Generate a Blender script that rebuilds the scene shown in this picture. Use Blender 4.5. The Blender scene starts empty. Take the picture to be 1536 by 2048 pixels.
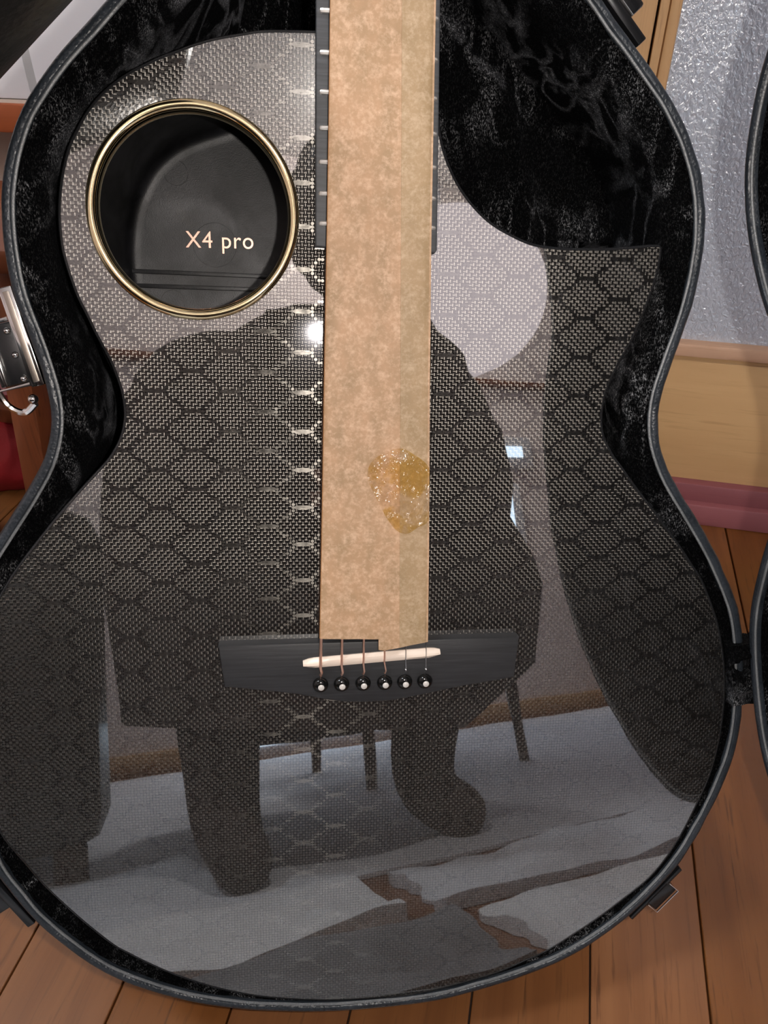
import bpy, bmesh, math, random
from mathutils import Vector, Matrix, noise
from mathutils.geometry import tessellate_polygon
random.seed(7)
sc = bpy.context.scene
COL = sc.collection
# ---------------------------------------------------------------- camera
F = 1538.0
PITCH = math.radians(37.3); AZ = math.radians(12.3)
H = 0.542; D = 0.37
fw = Vector((-math.sin(AZ)*math.cos(PITCH), math.cos(AZ)*math.cos(PITCH), -math.sin(PITCH)))
rt = Vector((math.cos(AZ), math.sin(AZ), 0)); up = rt.cross(fw)
RC = Matrix((rt, up, -fw)).transposed()
C = Vector((0, 0, H))
cam_d = bpy.data.cameras.new('camera'); cam = bpy.data.objects.new('camera', cam_d); COL.objects.link(cam)
cam_d.sensor_fit = 'VERTICAL'; cam_d.sensor_height = 24.0; cam_d.lens = 24.0*F/2048
cam_d.clip_start = 0.02; cam_d.clip_end = 50
cam.matrix_world = Matrix.Translation(C) @ RC.to_4x4()
sc.camera = cam
sc.view_settings.view_transform = 'Standard'; sc.view_settings.look = 'None'
sc.view_settings.exposure = 0.0; sc.view_settings.gamma = 1.0
sc.view_settings.use_curve_mapping = False
# ---------------------------------------------------------------- world, lights
w = bpy.data.worlds.new('room_ambient'); sc.world = w; w.use_nodes = True
w.node_tree.nodes['Background'].inputs[0].default_value = (0.75, 0.85, 1.0, 1)
w.node_tree.nodes['Background'].inputs[1].default_value = 0.25

# phone flash beside the lens
fl = bpy.data.lights.new('phone_flash', 'POINT'); fl.energy = 5.1; fl.shadow_soft_size = 0.0035; fl.color = (1.0, 0.93, 0.86)
flo = bpy.data.objects.new('phone_flash', fl); COL.objects.link(flo)
flo.location = C + rt*0.030 + up*0.006 - fw*0.002
# ---------------------------------------------------------------- frames
lu = Vector((.9921, .0077, -.1253)); lv = Vector((.0119, .9759, .2183))
ln = lu.cross(lv).normalized(); lu = (lu - ln*lu.dot(ln)).normalized(); lv = ln.cross(lu)
U, V, N = RC @ lu, RC @ lv, RC @ ln
O = C - N*D
GM = Matrix((U, V, N)).transposed().to_4x4(); GM.translation = O      # guitar frame -> world

def ray(x, y): return (RC @ Vector((x-768, 1024-y, -F))).normalized()
def uv(x, y, off=0.0):
    r = ray(x, y); p = C + r*(-(D-off)/r.dot(N)) - O
    return Vector((p.dot(U), p.dot(V)))
def atY(x, y, Y):
    r = ray(x, y); return C + r*(Y/r.y)
def atZ(x, y, Z=0.0):
    r = ray(x, y); return C + r*((Z-H)/r.z)
def mir(x, y, Y):
    r = ray(x, y); p = C + r*(-D/r.dot(N)); q = r - N*(2*r.dot(N))
    return p + q*((Y-p.y)/q.y)
YW = atZ(1450, 1043).y
# ---------------------------------------------------------------- node helper
class S:
    def __init__(s, g, o): s.g = g; s.o = o
    def m(s, op, *a):
        n = s.g.t.nodes.new('ShaderNodeMath'); n.operation = op
        for i, x in enumerate((s,)+a): s.g.put(n.inputs[i], x)
        return S(s.g, n.outputs[0])
    def __add__(s, b): return s.m('ADD', b)
    def __sub__(s, b): return s.m('SUBTRACT', b)
    def __rsub__(s, b): return (s*-1)+b
    def __mul__(s, b): return s.m('MULTIPLY', b)
    __radd__ = __add__; __rmul__ = __mul__
    def __truediv__(s, b): return s.m('DIVIDE', b)
    def lt(s, b): return s.m('LESS_THAN', b)
    def gt(s, b): return s.m('GREATER_THAN', b)
    def abs(s): return s.m('ABSOLUTE')
    def floor(s): return s.m('FLOOR')
    def round(s): return s.m('ROUND')
    def mod2(s): return s.m('FLOORED_MODULO', 2.0)
    def pow(s, b): return s.m('POWER', b)
    def max(s, b): return s.m('MAXIMUM', b)
    def min(s, b): return s.m('MINIMUM', b)
class G:
    def __init__(s, name):
        s.mat = bpy.data.materials.new(name); s.mat.use_nodes = True; s.t = s.mat.node_tree
        s.t.nodes.clear(); s.out = s.t.nodes.new('ShaderNodeOutputMaterial')
    def put(s, sock, x):
        if isinstance(x, S): s.t.links.new(x.o, sock)
        elif isinstance(x, bpy.types.NodeSocket): s.t.links.new(x, sock)
        elif x is not None:
            if hasattr(sock.default_value, '__len__') and not isinstance(x, (tuple, list, Vector)): x = (x,)*len(sock.default_value)
            if hasattr(sock.default_value, '__len__') and len(x) == 3 and len(sock.default_value) == 4: x = tuple(x)+(1,)
            sock.default_value = x
    def node(s, typ, out=0, props=None, **k):
        n = s.t.nodes.new('ShaderNode'+typ)
        for a, b in (props or {}).items(): setattr(n, a, b)
        for a, b in k.items():
            key = int(a[1:]) if a[0] == '_' and a[1:].isdigit() else a.replace('_', ' ')
            s.put(n.inputs[key], b)
        return n.outputs[out]
    def obj(s): return s.node('TexCoord', 'Object')
    def sep(s, v):
        n = s.t.nodes.new('ShaderNodeSeparateXYZ'); s.put(n.inputs[0], v); return [S(s, o) for o in n.outputs]
    def comb(s, x, y, z): return s.node('CombineXYZ', X=x, Y=y, Z=z)
    def map(s, v, scale=(1, 1, 1), loc=(0, 0, 0), rot=(0, 0, 0)): return s.node('Mapping', Vector=v, Scale=scale, Location=loc, Rotation=rot)
    def noise(s, v, scale, detail=3, rough=.5, dist=0, out=0): return S(s, s.node('TexNoise', out, Vector=v, Scale=scale, Detail=detail, Roughness=rough, Distortion=dist))
    def mix(s, f, a, b):
        n = s.t.nodes.new('ShaderNodeMix'); n.data_type = 'RGBA'
        s.put(n.inputs['Factor'], f); s.put(n.inputs[6], a); s.put(n.inputs[7], b); return n.outputs[2]
    def rng(s, x, a, b, c=0., d=1.): return S(s, s.node('MapRange', Value=x, From_Min=a, From_Max=b, To_Min=c, To_Max=d))
    def bump(s, h, strength=.5, dist=.001, normal=None): return s.node('Bump', Height=h, Strength=strength, Distance=dist, Normal=normal)
    def surf(s, sh): s.t.links.new(sh, s.out.inputs['Surface']); return s.mat
    def pbr(s, **k): return s.surf(s.node('BsdfPrincipled', **k))
def flat(name, col, rough=.5, metal=0., coat=0., **k):
    g = G(name)
    return g.pbr(Base_Color=col, Roughness=rough, Metallic=metal, Coat_Weight=coat, Coat_Roughness=.05, **k)
M = {}
# ---- woven carbon top: tows as crimped fibre bundles under a clear coat
def carbon():
    g = G('carbon_weave'); x, y, z = g.sep(g.obj())
    c = .00155
    X = (x-.0078)/c+.5; Y = (y-.0125)/c+.5
    i = X.floor(); j = Y.floor(); fx = X-i-.5; fy = Y-j-.5
    par = (i+j).mod2()                      # 1 -> tow along u on top
    k = (i/11.).round(); di = i-k*11.
    off = k.mod2()*6.
    kk = ((j-off)/12.).round(); dj = j-off-kk*12.
    adi, adj = di.abs(), dj.abs()
    bar = adi.lt(2.6)*adj.lt(.5)
    diag = adi.gt(2.5)*((adj-(adi-2.5)*1.2+.1).abs()).lt(.56)
    bigbar = (((x-.0078)/c-k*11.).abs()/2.75).pow(4.)+(((y-.0125)/c-off-kk*12.)/.66).pow(2.)
    bigbar = bigbar.lt(1.)
    flo_ = bar.max(diag).max(bigbar)
    nz = g.noise(g.obj(), 900., 2)
    along_u = par.max(flo_)
    K = .64
    su = fx*K*par*(1.-flo_)
    sv = fy*K*(1.-par)*(1.-flo_)
    # wide low-frequency tilt so that floats glint unevenly
    w1 = (g.noise(g.obj(), 260., 1)-.5)*.10
    def tw(v): return g.node('VectorTransform', props=dict(vector_type='VECTOR', convert_from='OBJECT', convert_to='WORLD'), Vector=v)
    nrm = g.node('VectorMath', props=dict(operation='NORMALIZE'), _0=tw(g.comb(su+w1, sv+w1*.6, 1.)))
    tan = g.node('VectorMath', props=dict(operation='NORMALIZE'), _0=tw(g.comb(along_u, 1.-along_u, 0.)))
    across = fy*along_u+fx*(1.-along_u)
    tow = across.abs().lt(.43).max(flo_*fy.abs().lt(.49))
    endz = 1.-diag*((fx*fx*.8+fy*fy).gt(.20))
    amp = tow*endz*(g.rng(nz, .3, .7, .6, 1.))
    # floats: long bars taper to rounded ends, dots sit on the diagonals
    bar_on = bigbar
    dot = diag
    amp = amp*(1.-bar)*(1.-dot*.1)
    amp = amp.max(bar_on*.8*(g.rng(g.noise(g.map(g.obj(), (.2, 1, 1)), 1600., 2), .3, .7, .6, 1.)))
    col = g.mix(amp, (.002, .002, .002), (.115, .107, .096))
    aniso = g.node('BsdfAnisotropic', Color=col, Roughness=.345, Anisotropy=.63, Normal=nrm, Tangent=tan)
    dif = g.node('BsdfDiffuse', Color=(.006, .0055, .0055))
    base = g.node('AddShader', _0=aniso, _1=dif)
    wav = g.bump(g.noise(g.map(g.obj(), (1, .25, 1)), 60., 1), .06, .0003)
    coat = g.node('BsdfGlossy', Color=(1, 1, 1), Roughness=.015, Normal=wav)
    fr = g.node('Fresnel', IOR=2.35)
    return g.surf(g.node('MixShader', _0=fr, _1=base, _2=coat))
M['carbon'] = carbon()
def velvet(name, spark=1.):
    g = G(name); o = g.obj()
    big = g.noise(o, 38., 4, .6, 1.2); st = g.noise(g.map(o, (1., .35, .6), rot=(0, 0, .5)), 60., 3, .6, .8)
    fine = g.noise(o, 2600., 2, .7); mid = g.noise(o, 700., 3, .7)
    fib = g.noise(g.map(o, (1., .3, 1.), rot=(0, 0, .5)), 2100., 2, .6)
    h = mid*.5+fib*.5
    nap_sheen = g.rng(big*.45+st*.55, .50, .66); ridge = 1.-((g.noise(g.map(o, (1., .45, .7), rot=(0, 0, .45)), 26., 2, .5, 1.5)-.5).abs()*22.).min(1.)
    nap_sheen = nap_sheen.max(ridge*.8)*g.rng(g.noise(o, 18., 3), .38, .60)
    b = g.bump(h, 1., .0016)
    s = g.rng(fib, .48, .70)*g.rng(mid, .42, .60)
    col = g.mix(nap_sheen*s, (.0012, .0012, .0014), (.34, .34, .36))  # pale patches paint the sheen of the black pile into its colour
    return g.pbr(Base_Color=col, Roughness=.42, Specular_IOR_Level=s*nap_sheen*spark*2.5+s*.3+.01, Sheen_Weight=nap_sheen*.3+.01, Sheen_Roughness=.35,
                 Sheen_Tint=(.8, .82, .9, 1), Normal=b)
M['velvet'] = velvet('crushed_black_plush')
def leather(name, c1, c2, rough=.45, sc_=1.):
    g = G(name); o = g.obj(); n1 = g.noise(o, 900.*sc_, 3, .6); n2 = g.noise(o, 60., 3)
    vo = S(g, g.node('TexVoronoi', Vector=o, Scale=700.*sc_))
    return g.pbr(Base_Color=g.mix(g.rng(n2*.5+n1*.5, .35, .65), c1, c2), Roughness=rough, Normal=g.bump(vo*.6+n1*.6, .5, .0006))
M['rim'] = leather('case_rim_vinyl', (.011, .014, .018), (.024, .029, .036), .34)
M['vinyl'] = leather('case_vinyl', (.006, .007, .009), (.014, .015, .018), .5)
M['piping'] = leather('case_piping', (.10, .105, .11), (.16, .165, .17), .4, 1.4)
M['blackleather'] = leather('black_leather', (.004, .0038, .004), (.009, .0085, .009), .33, .5)
def ebony(name, c=(.015, .015, .0165)):
    g = G(name); o = g.obj(); n_ = g.noise(g.map(o, (40, 900, 40)), 1., 3)
    return g.pbr(Base_Color=g.mix(g.rng(n_, .35, .7), c, tuple(q*1.7 for q in c)), Roughness=.55, Specular_IOR_Level=.5, Normal=g.bump(n_, .25, .0003))
M['bridge'] = ebony('ebony_bridge'); M['fretboard'] = ebony('ebony_fretboard', (.032, .034, .038))
M['gold'] = flat('polished_gold', (.98, .82, .50), .10, 1.)
M['chrome'] = flat('chrome', (.82, .80, .78), .1, 1.)
M['fret'] = flat('fret_nickel', (.9, .86, .82), .45, .9)
M['bronze'] = flat('bronze_string', (1., .62, .47), .42, 1.)
M['steel'] = flat('steel_string', (.6, .6, .6), .3, 1.)
M['bone'] = flat('bone_saddle', (.80, .67, .57), .35)
M['pin'] = flat('glossy_black_pin', (.006, .006, .006), .12)
M['pearl'] = flat('pearl_dot', (.60, .57, .54), .25, 0., .5)
M['binding'] = flat('black_binding', (.012, .012, .013), .2)
M['blackplastic'] = flat('black_plastic', (.008, .008, .009), .25)
M['backplate'] = None
def interior():
    g = G('inner_black_moulding'); o = g.obj(); n1 = g.noise(o, 28., 3, .6, 1.); n2 = g.noise(o, 2500., 2)
    return g.pbr(Base_Color=g.mix(g.rng(n1, .4, .75), (.002, .002, .0023), (.013, .013, .015)), Roughness=g.rng(n1, .3, .7, .50, .38), Specular_IOR_Level=.35, Normal=g.bump(n2, .5, .0002))
M['interior'] = interior()
M['rosegold'] = flat('rose_gold_lettering', (.78, .46, .36), .24, 1.)
def kraft(name, c1, c2, c3):
    g = G(name); o = g.obj()
    a = g.noise(o, 600., 5, .75)*.6+g.noise(o, 210., 3, .6)*.4; b = g.noise(o, 70., 4, .6); cc = g.noise(g.map(o, (1, .3, 1)), 130., 2)
    col = g.mix(g.rng(b*.6+cc*.4, .36, .62), c1, c2); col = g.mix(g.rng(a, .46, .64)*.6, col, c3)
    return g.pbr(Base_Color=col, Roughness=.6, Specular_IOR_Level=.4, Normal=g.bump(a*.5+g.noise(g.map(o, (1, .08, 1)), 300., 2)*.5, .25, .0004))
M['kraft'] = kraft('kraft_paper', (.325, .21, .115), (.45, .275, .16), (.68, .47, .33))
M['kraft2'] = kraft('kraft_paper_flap', (.30, .205, .11), (.37, .25, .14), (.56, .42, .29))
M['kraftedge'] = flat('kraft_cut_edge', (.30, .14, .05), .7)
def tape():
    g = G('clear_adhesive_tape'); o = g.obj(); n_ = g.noise(o, 75., 3, .6, .6)
    wr = g.noise(g.map(o, (1, .45, 1), rot=(0, 0, .5)), 160., 3, .6, 2.)
    tr = g.node('BsdfTransparent', Color=g.mix(g.rng(n_, .42, .58), (.97, .95, .91), (.90, .82, .56)))
    gl = g.node('BsdfGlossy', Color=(1, 1, 1), Roughness=.12, Normal=g.bump(wr, 1., .0022))
    return g.surf(g.node('MixShader', _0=g.node('Fresnel', IOR=1.5), _1=tr, _2=gl))
M['tape'] = tape()
def wood(name, a, b, dark, axis='Y', rough=.38, gs=1., coat=.0, tint=True):
    g = G(name); o = g.obj(); oi = S(g, g.node('ObjectInfo', 'Random'))
    sx = {'Y': (1, .06, 1), 'X': (.06, 1, 1), 'Z': (1, 1, .06)}[axis]
    v = g.node('VectorMath', props=dict(operation='ADD'), _0=o, _1=g.comb(oi*7., oi*13., oi*3.))
    mp = g.map(v, sx)
    n1 = g.noise(mp, 30.*gs, 3, .6, .8); n2 = g.noise(mp, 320.*gs, 3, .6); n3 = g.noise(g.map(v, tuple(q*1. if q == 1 else .015 for q in sx)), 900.*gs, 2)
    col = g.mix(g.rng(n1, .3, .7), a, b)
    col = g.mix(g.rng(n2, .56, .70)*g.rng(n1, .35, .6)*.65, col, dark); col = g.mix(g.rng(n3, .6, .8)*.25, col, dark)
    if tint:
        hs = g.node('HueSaturation', Value=oi*.35+.82, Saturation=oi*-.15+1.08, Color=col)
        col = hs
    return g.pbr(Base_Color=col, Roughness=rough, Coat_Weight=coat, Coat_Roughness=.15, Normal=g.bump(n2, .12, .0004))
M['floorwood'] = wood('oak_floorboard', (.18, .066, .020), (.25, .10, .033), (.05, .017, .006), coat=.3)
M['gap'] = flat('floor_joint', (.02, .01, .006), .9)
M['doorwood'] = wood('pale_door_veneer', (.60, .37, .17), (.68, .44, .21), (.48, .28, .12), 'X', .5, .8, tint=False)
M['stile'] = wood('door_stile_wood', (.50, .29, .13), (.60, .37, .18), (.28, .14, .06), 'Z', .5, .8, tint=False)
M['rail'] = wood('door_rail_wood', (.58, .36, .24), (.66, .42, .28), (.42, .23, .12), 'X', .5, .8, tint=False)
M['sill'] = wood('rose_sill', (.24, .075, .085), (.29, .095, .105), (.18, .05, .055), 'X', .5, .5, tint=False)
M['mahogany'] = wood('red_brown_wood', (.17, .045, .018), (.26, .08, .03), (.07, .018, .008), 'Z', .35, .7, tint=False)
M['shelfwood'] = wood('orange_shelf_wood', (.30, .07, .02), (.36, .09, .028), (.2, .04, .012), 'X', .4, .6, tint=False)
M['darkwood'] = wood('dark_chair_wood', (.045, .02, .012), (.07, .03, .018), (.02, .01, .006), 'Z', .4, .7, tint=False)
def frosted():
    g = G('frosted_patterned_glass'); o = g.obj()
    n1 = g.noise(g.map(o, (1, 1, .7)), 300., 2, .5, .6); nb = g.bump(n1, 1., .0017)
    return g.pbr(Base_Color=(.55, .60, .69), Roughness=.17, Specular_IOR_Level=1.0, Transmission_Weight=.15, Normal=nb, Coat_Weight=1., Coat_IOR=1.9, Coat_Roughness=.07, Coat_Normal=nb)
M['glass'] = frosted()
M['wallpaint'] = flat('cream_wall', (.62, .52, .44), .8)
M['roomwall'] = flat('pale_pink_wall', (.78, .69, .67), .8)
M['ceil'] = flat('ceiling_white', (.82, .82, .80), .8)
M['white'] = flat('white_lacquer', (.86, .88, .92), .35)
M['seam'] = flat('grey_seam', (.42, .42, .42), .5)
M['rug'] = None
def fabric(name, a, b, sc_=1., rough=.9, bs=.4):
    g = G(name); o = g.obj(); n1 = g.noise(o, 9.*sc_, 4, .6, .6); n2 = g.noise(o, 380.*sc_, 2)
    return g.pbr(Base_Color=g.mix(g.rng(n1, .35, .65), a, b), Roughness=rough, Normal=g.bump(n2, bs, .001))
M['rug'] = fabric('pale_grey_rug', (.66, .69, .76), (.80, .84, .92))
M['greycloth'] = fabric('dark_grey_cloth', (.16, .165, .18), (.30, .31, .34))
M['foam'] = fabric('white_packing_sheet', (.86, .89, .95), (.92, .95, 1.), 1., .5)
M['coat'] = fabric('dark_brown_clothing', (.022, .012, .011), (.036, .020, .018))
M['trousers'] = fabric('black_trousers', (.02, .014, .013), (.034, .022, .02))
M['skin'] = fabric('skin', (.50, .30, .22), (.58, .36, .28), 1., .55)
M['hair'] = flat('black_hair', (.012, .01, .009), .45)
M['curtain'] = fabric('dark_curtain', (.010, .009, .010), (.016, .014, .015))
M['red'] = fabric('red_cloth', (.30, .008, .012), (.36, .012, .018), 1., .7)
M['charcoal'] = fabric('charcoal_cloth', (.022, .023, .026), (.036, .038, .042), 1., .8)
def emis(name, col, st):
    g = G(name); return g.surf(g.node('Emission', Color=col, Strength=st))
M['lamp'] = emis('added_light_glow', (1, .96, .92), 95.)
M['lamp2'] = emis('cool_lamp_diffuser_glow', (.88, .95, 1), 62.)
M['lantern'] = emis('lantern_paper_glow', (1, .88, .91), 2.25)
M['window'] = emis('daylight_pane', (.68, .84, 1.), 6.)
# ---------------------------------------------------------------- object helpers
def link(name, me, mat, parent=None, smooth=True):
    o = bpy.data.objects.new(name, me); COL.objects.link(o)
    if mat is not None: me.materials.append(mat)
    if smooth:
        for p in me.polygons: p.use_smooth = True
        me.set_sharp_from_angle(angle=math.radians(38))
    if parent is not None: o.parent = parent
    return o
def mesh(name, vs, fs, mat, parent=None, smooth=True):
    me = bpy.data.meshes.new(name); me.from_pydata([tuple(v) for v in vs], [], fs); me.validate(); me.update()
    bm = bmesh.new(); bm.from_mesh(me); bmesh.ops.recalc_face_normals(bm, faces=bm.faces); bm.to_mesh(me); bm.free()
    return link(name, me, mat, parent, smooth)
def frombm(name, bm, mat, parent=None, smooth=True):
    me = bpy.data.meshes.new(name); bm.normal_update(); bm.to_mesh(me); bm.free()
    return link(name, me, mat, parent, smooth)
def tag(o, label, cat=None, group=None, kind=None):
    if label: o['label'] = label
    if cat: o['category'] = cat
    if group: o['group'] = group
    if kind: o['kind'] = kind
    return o
def empty(name, mat4, label, cat, group=None):
    o = bpy.data.objects.new(name, None); COL.objects.link(o); o.empty_display_size = .05
    o.matrix_world = mat4 if isinstance(mat4, Matrix) else Matrix.Translation(mat4)
    return tag(o, label, cat, group)
def boxbm(bm, lo, hi, bev=0., mat=None, seg=2):
    r = bmesh.ops.create_cube(bm, size=1.)['verts']
    for v in r: v.co = Vector([(lo[k]+hi[k])/2+v.co[k]*(hi[k]-lo[k]) for k in range(3)])
    if bev > 0:
        es = list({e for v in r for e in v.link_edges})
        r2 = bmesh.ops.bevel(bm, geom=es, offset=bev, segments=seg, affect='EDGES', profile=.5)
        r = list({v for f in r2['faces'] for v in f.verts} | {v for v in r if v.is_valid})
    if mat is not None:
        for v in r: v.co = mat @ v.co
    return r
def box(name, lo, hi, mat, parent=None, bev=.0, m4=None, seg=2):
    bm = bmesh.new(); boxbm(bm, lo, hi, bev, m4, seg); return frombm(name, bm, mat, parent, bev > 0)
def smoothpts(P, n=6, closed=True):
    P = [Vector(p) for p in P]; out = []; L = len(P)
    rngc = range(L if closed else L-1)
    for i in rngc:
        if closed: a, b, c, d = P[i-1], P[i], P[(i+1) % L], P[(i+2) % L]
        else: a, b, c, d = P[max(i-1, 0)], P[i], P[i+1], P[min(i+2, L-1)]
        for k in range(n):
            t = k/n
            out.append(.5*((2*b)+(c-a)*t+(2*a-5*b+4*c-d)*t*t+(3*b-a-3*c+d)*t**3))
    if not closed: out.append(P[-1])
    return out
def resample(P, step, closed=True):
    Q = P+[P[0]] if closed else P
    L = [0.]
    for a, b in zip(Q, Q[1:]): L.append(L[-1]+(b-a).length)
    n = max(3, int(L[-1]/step)); out = []; k = 0
    for i in range(n):
        s = L[-1]*i/n
        while L[k+1] < s: k += 1
        t = (s-L[k])/max(1e-9, L[k+1]-L[k]); out.append(Q[k].lerp(Q[k+1], t))
    return out
def blur(P, k):
    for _ in range(k): P = [(P[i-1]+P[i]*2+P[(i+1) % len(P)])/4 for i in range(len(P))]
    return P
def areasign(P): return sum(P[i-1].x*P[i].y-P[i].x*P[i-1].y for i in range(len(P)))
def normals2(P):
    s = 1 if areasign(P) > 0 else -1; n = []
    for i in range(len(P)):
        t = P[(i+1) % len(P)]-P[i-1]; n.append(Vector((t.y, -t.x)).normalized()*s)
    return n                                                     # outward
def sweep(P, prof, capend=False, capstart=False, disp=None):
    Nn = normals2(P); n = len(P); vs = []; fs = []
    for (o_, z) in prof:
        for p, q in zip(P, Nn):
            v = Vector((p.x+q.x*o_, p.y+q.y*o_, z)); vs.append(v)
    for r in range(len(prof)-1):
        for i in range(n):
            a = r*n+i; b = r*n+(i+1) % n; fs.append((a, b, b+n, a+n))
    for flag, base in ((capend, (len(prof)-1)*n), (capstart, 0)):
        if flag:
            for t in tessellate_polygon([[vs[base+i] for i in range(n)]]): fs.append(tuple(base+q for q in t))
    if disp: vs = [disp(v) for v in vs]
    return vs, fs
def inside(P, x, y):
    c = False; j = len(P)-1
    for i in range(len(P)):
        if (P[i].y > y) != (P[j].y > y) and x < (P[j].x-P[i].x)*(y-P[i].y)/(P[j].y-P[i].y)+P[i].x: c = not c
        j = i
    return c
def tube(name, pts, r, mat, parent=None, seg=8, closed=False, radii=None, cap=True):
    pts = [Vector(p) for p in pts]; vs = []; fs = []; n = len(pts); prev = None
    for i, p in enumerate(pts):
        a = pts[i-1] if (i > 0 or closed) else p; b = pts[(i+1) % n] if (i < n-1 or closed) else p
        t = (b-a).normalized(); x = (prev - t*prev.dot(t)) if prev is not None else t.orthogonal()
        x.normalize(); prev = x; y = t.cross(x); rr = radii[i] if radii else r
        for k in range(seg):
            an = 2*math.pi*k/seg; vs.append(p+(x*math.cos(an)+y*math.sin(an))*rr)
    m = n if closed else n-1
    for i in range(m):
        for k in range(seg):
            a = i*seg+k; b = i*seg+(k+1) % seg; c = ((i+1) % n)*seg; fs.append((a, b, c+(k+1) % seg, c+k))
    if cap and not closed: fs.append(tuple(range(seg))[::-1]); fs.append(tuple(range((n-1)*seg, n*seg)))
    return mesh(name, vs, fs, mat, parent)
def prism(name, P, z0, z1, mat, parent=None, bev=0.):
    n = len(P); vs = [(p[0], p[1], z0) for p in P]+[(p[0], p[1], z1) for p in P]
    bm = bmesh.new(); bv = [bm.verts.new(v) for v in vs]
    bm.faces.new(bv[:n][::-1]); top = bm.faces.new(bv[n:])
    for i in range(n): bm.faces.new((bv[i], bv[(i+1) % n], bv[n+(i+1) % n], bv[n+i]))
    bmesh.ops.recalc_face_normals(bm, faces=bm.faces)
    if bev: bmesh.ops.bevel(bm, geom=list(top.edges), offset=bev, segments=2, affect='EDGES', profile=.5)
    return frombm(name, bm, mat, parent, True)
def lathe(name, prof, mat, parent=None, c=(0, 0, 0), seg=24, rot=None, closed=False):
    vs = []; fs = []; n = len(prof)
    for k in range(seg):
        a = 2*math.pi*k/seg
        for (r, z) in prof:
            v = Vector((r*math.cos(a), r*math.sin(a), z))
            if rot: v = rot @ v
            vs.append(v+Vector(c))
    for k in range(seg):
        for i in range(n if closed else n-1):
            a = k*n+i; b = k*n+(i+1) % n; cc = ((k+1) % seg)*n
            fs.append((a, b, cc+(i+1) % n, cc+i))
    return mesh(name, vs, fs, mat, parent)

# ================================================================ SETTING
XL, XR, YB, ZC = -1.5, 3.0, -1.74, 2.12
floor = box('floor', (XL, YB, -.05), (XR, YW+.1, -.006), M['gap'])
tag(floor, 'brown oak strip floor running to the door', kind='structure')
PWD = .108*H/math.cos(PITCH)
def tx(t): return t*H/math.cos(PITCH)
x0 = tx(.0177)
base_plank = {}
for k in range(-20, 41):
    xa = x0+k*PWD
    if xa < XL or xa+PWD > XR: continue
    cuts = [YB]; yy = YB+random.uniform(.3, 1.0)
    while yy < YW-.3: cuts.append(yy); yy += random.uniform(.75, 1.1)
    cuts.append(YW+.02)
    if -4 <= k <= 5: cuts = [YB, -.9+random.uniform(-.2, .2), -.05-random.uniform(0, .3), YW+.02]
    for a, b in zip(cuts, cuts[1:]):
        o = box('floor_plank', (0, 0, -.012), (PWD-.0012, b-a-.001, 0), M['floorwood'], floor, .0006, seg=1)
        o.location = (xa, a, 0)
zc = lambda px, py: atY(px, py, YW).z
z_sill1, z_sill2, z_rail, z_glass = zc(1450, 1003), zc(1450, 970), zc(1450, 716), zc(1450, 690)
z_groove = zc(1450, 727)
# sill
sill = box('trim_1', (XL, YW-.014, 0), (XR, YW+.05, z_sill1), M['sill'], None, .002); tag(sill, 'dusty rose painted sill under the sliding door', kind='structure')
sill2 = box('lip', (XL, YW-.006, z_sill1-.001), (XR, YW+.05, z_sill2), M['sill'], sill, .0015)
# sliding door
xg = atY(1352, 80, YW).x
xs0 = atY(1262, 0, YW).x-.02
door = box('door_1', (xs0, YW+.012, z_sill2-.001), (XR, YW+.04, z_rail+.001), M['doorwood'], None); tag(door, 'pale wooden sliding door with frosted patterned glass', kind='structure')
box('kick_panel', (xg, YW+.004, z_sill2+.0), (XR, YW+.014, z_groove), M['doorwood'], door, .001)
box('door_rail', (xg, YW-.001, z_groove+.0015), (XR, YW+.03, z_rail), M['doorwood'], door, .001)
box('glazing_bead', (xg, YW-.006, z_rail-.0), (XR, YW+.03, z_glass), M['rail'], door, .002)
box('glass_pane', (xg-.004, YW+.006, z_glass-.004), (XR, YW+.011, 1.75), M['glass'], door)
box('glass_backing', (xg-.004, YW+.03, z_glass), (XR, YW+.035, 1.75), M['seam'], door)
xs1 = atY(1319, 0, YW).x
box('door_stile', (xs0-.01, YW-.004, z_sill2), (xs1-.001, YW+.03, 1.78), M['stile'], door, .0015)
box('door_stile', (xs1+.001, YW-.002, z_sill2), (xs1+(xg-xs1)*.45, YW+.03, 1.78), M['stile'], door, .001)
box('glazing_bead', (xs1+(xg-xs1)*.48, YW-.0, z_sill2), (xg, YW+.03, 1.78), M['stile'], door, .003)
box('door_top_rail', (xs0, YW-.004, 1.75), (XR, YW+.04, 1.83), M['stile'], door, .001)
# walls
def wall(name, lo, hi, m, label): return tag(box(name, lo, hi, m), label, kind='structure')
wall('wall_back', (XL, YW+.04, 0), (XR, YW+.10, ZC), M['wallpaint'], 'cream wall behind the guitar case')
wall('wall_left', (XL-.06, YB, 0), (XL, YW+.1, ZC), M['roomwall'], 'pale wall on the left of the room')
wall('wall_right', (XR, YB, 0), (XR+.06, YW+.1, ZC), M['roomwall'], 'pale wall on the right of the room')
wall('wall_front', (XL, YB-.06, 0), (XR, YB, ZC), M['roomwall'], 'pale wall behind the photographer')
wall('ceiling', (XL, YB, ZC), (XR, YW+.1, ZC+.05), M['ceil'], 'white ceiling')
zpr = mir(960, 762, YB+.03).z
box('picture_rail', (XL, YB, zpr-.012), (XR, YB+.03, zpr+.012), M['mahogany'], bpy.data.objects['wall_front'], .002)
bs = box('baseboard_front', (XL, YB-.01, 0), (XR, YB+.018, .06), M['stile'], None, .003); tag(bs, 'wooden baseboard of the far wall', kind='structure')

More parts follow.
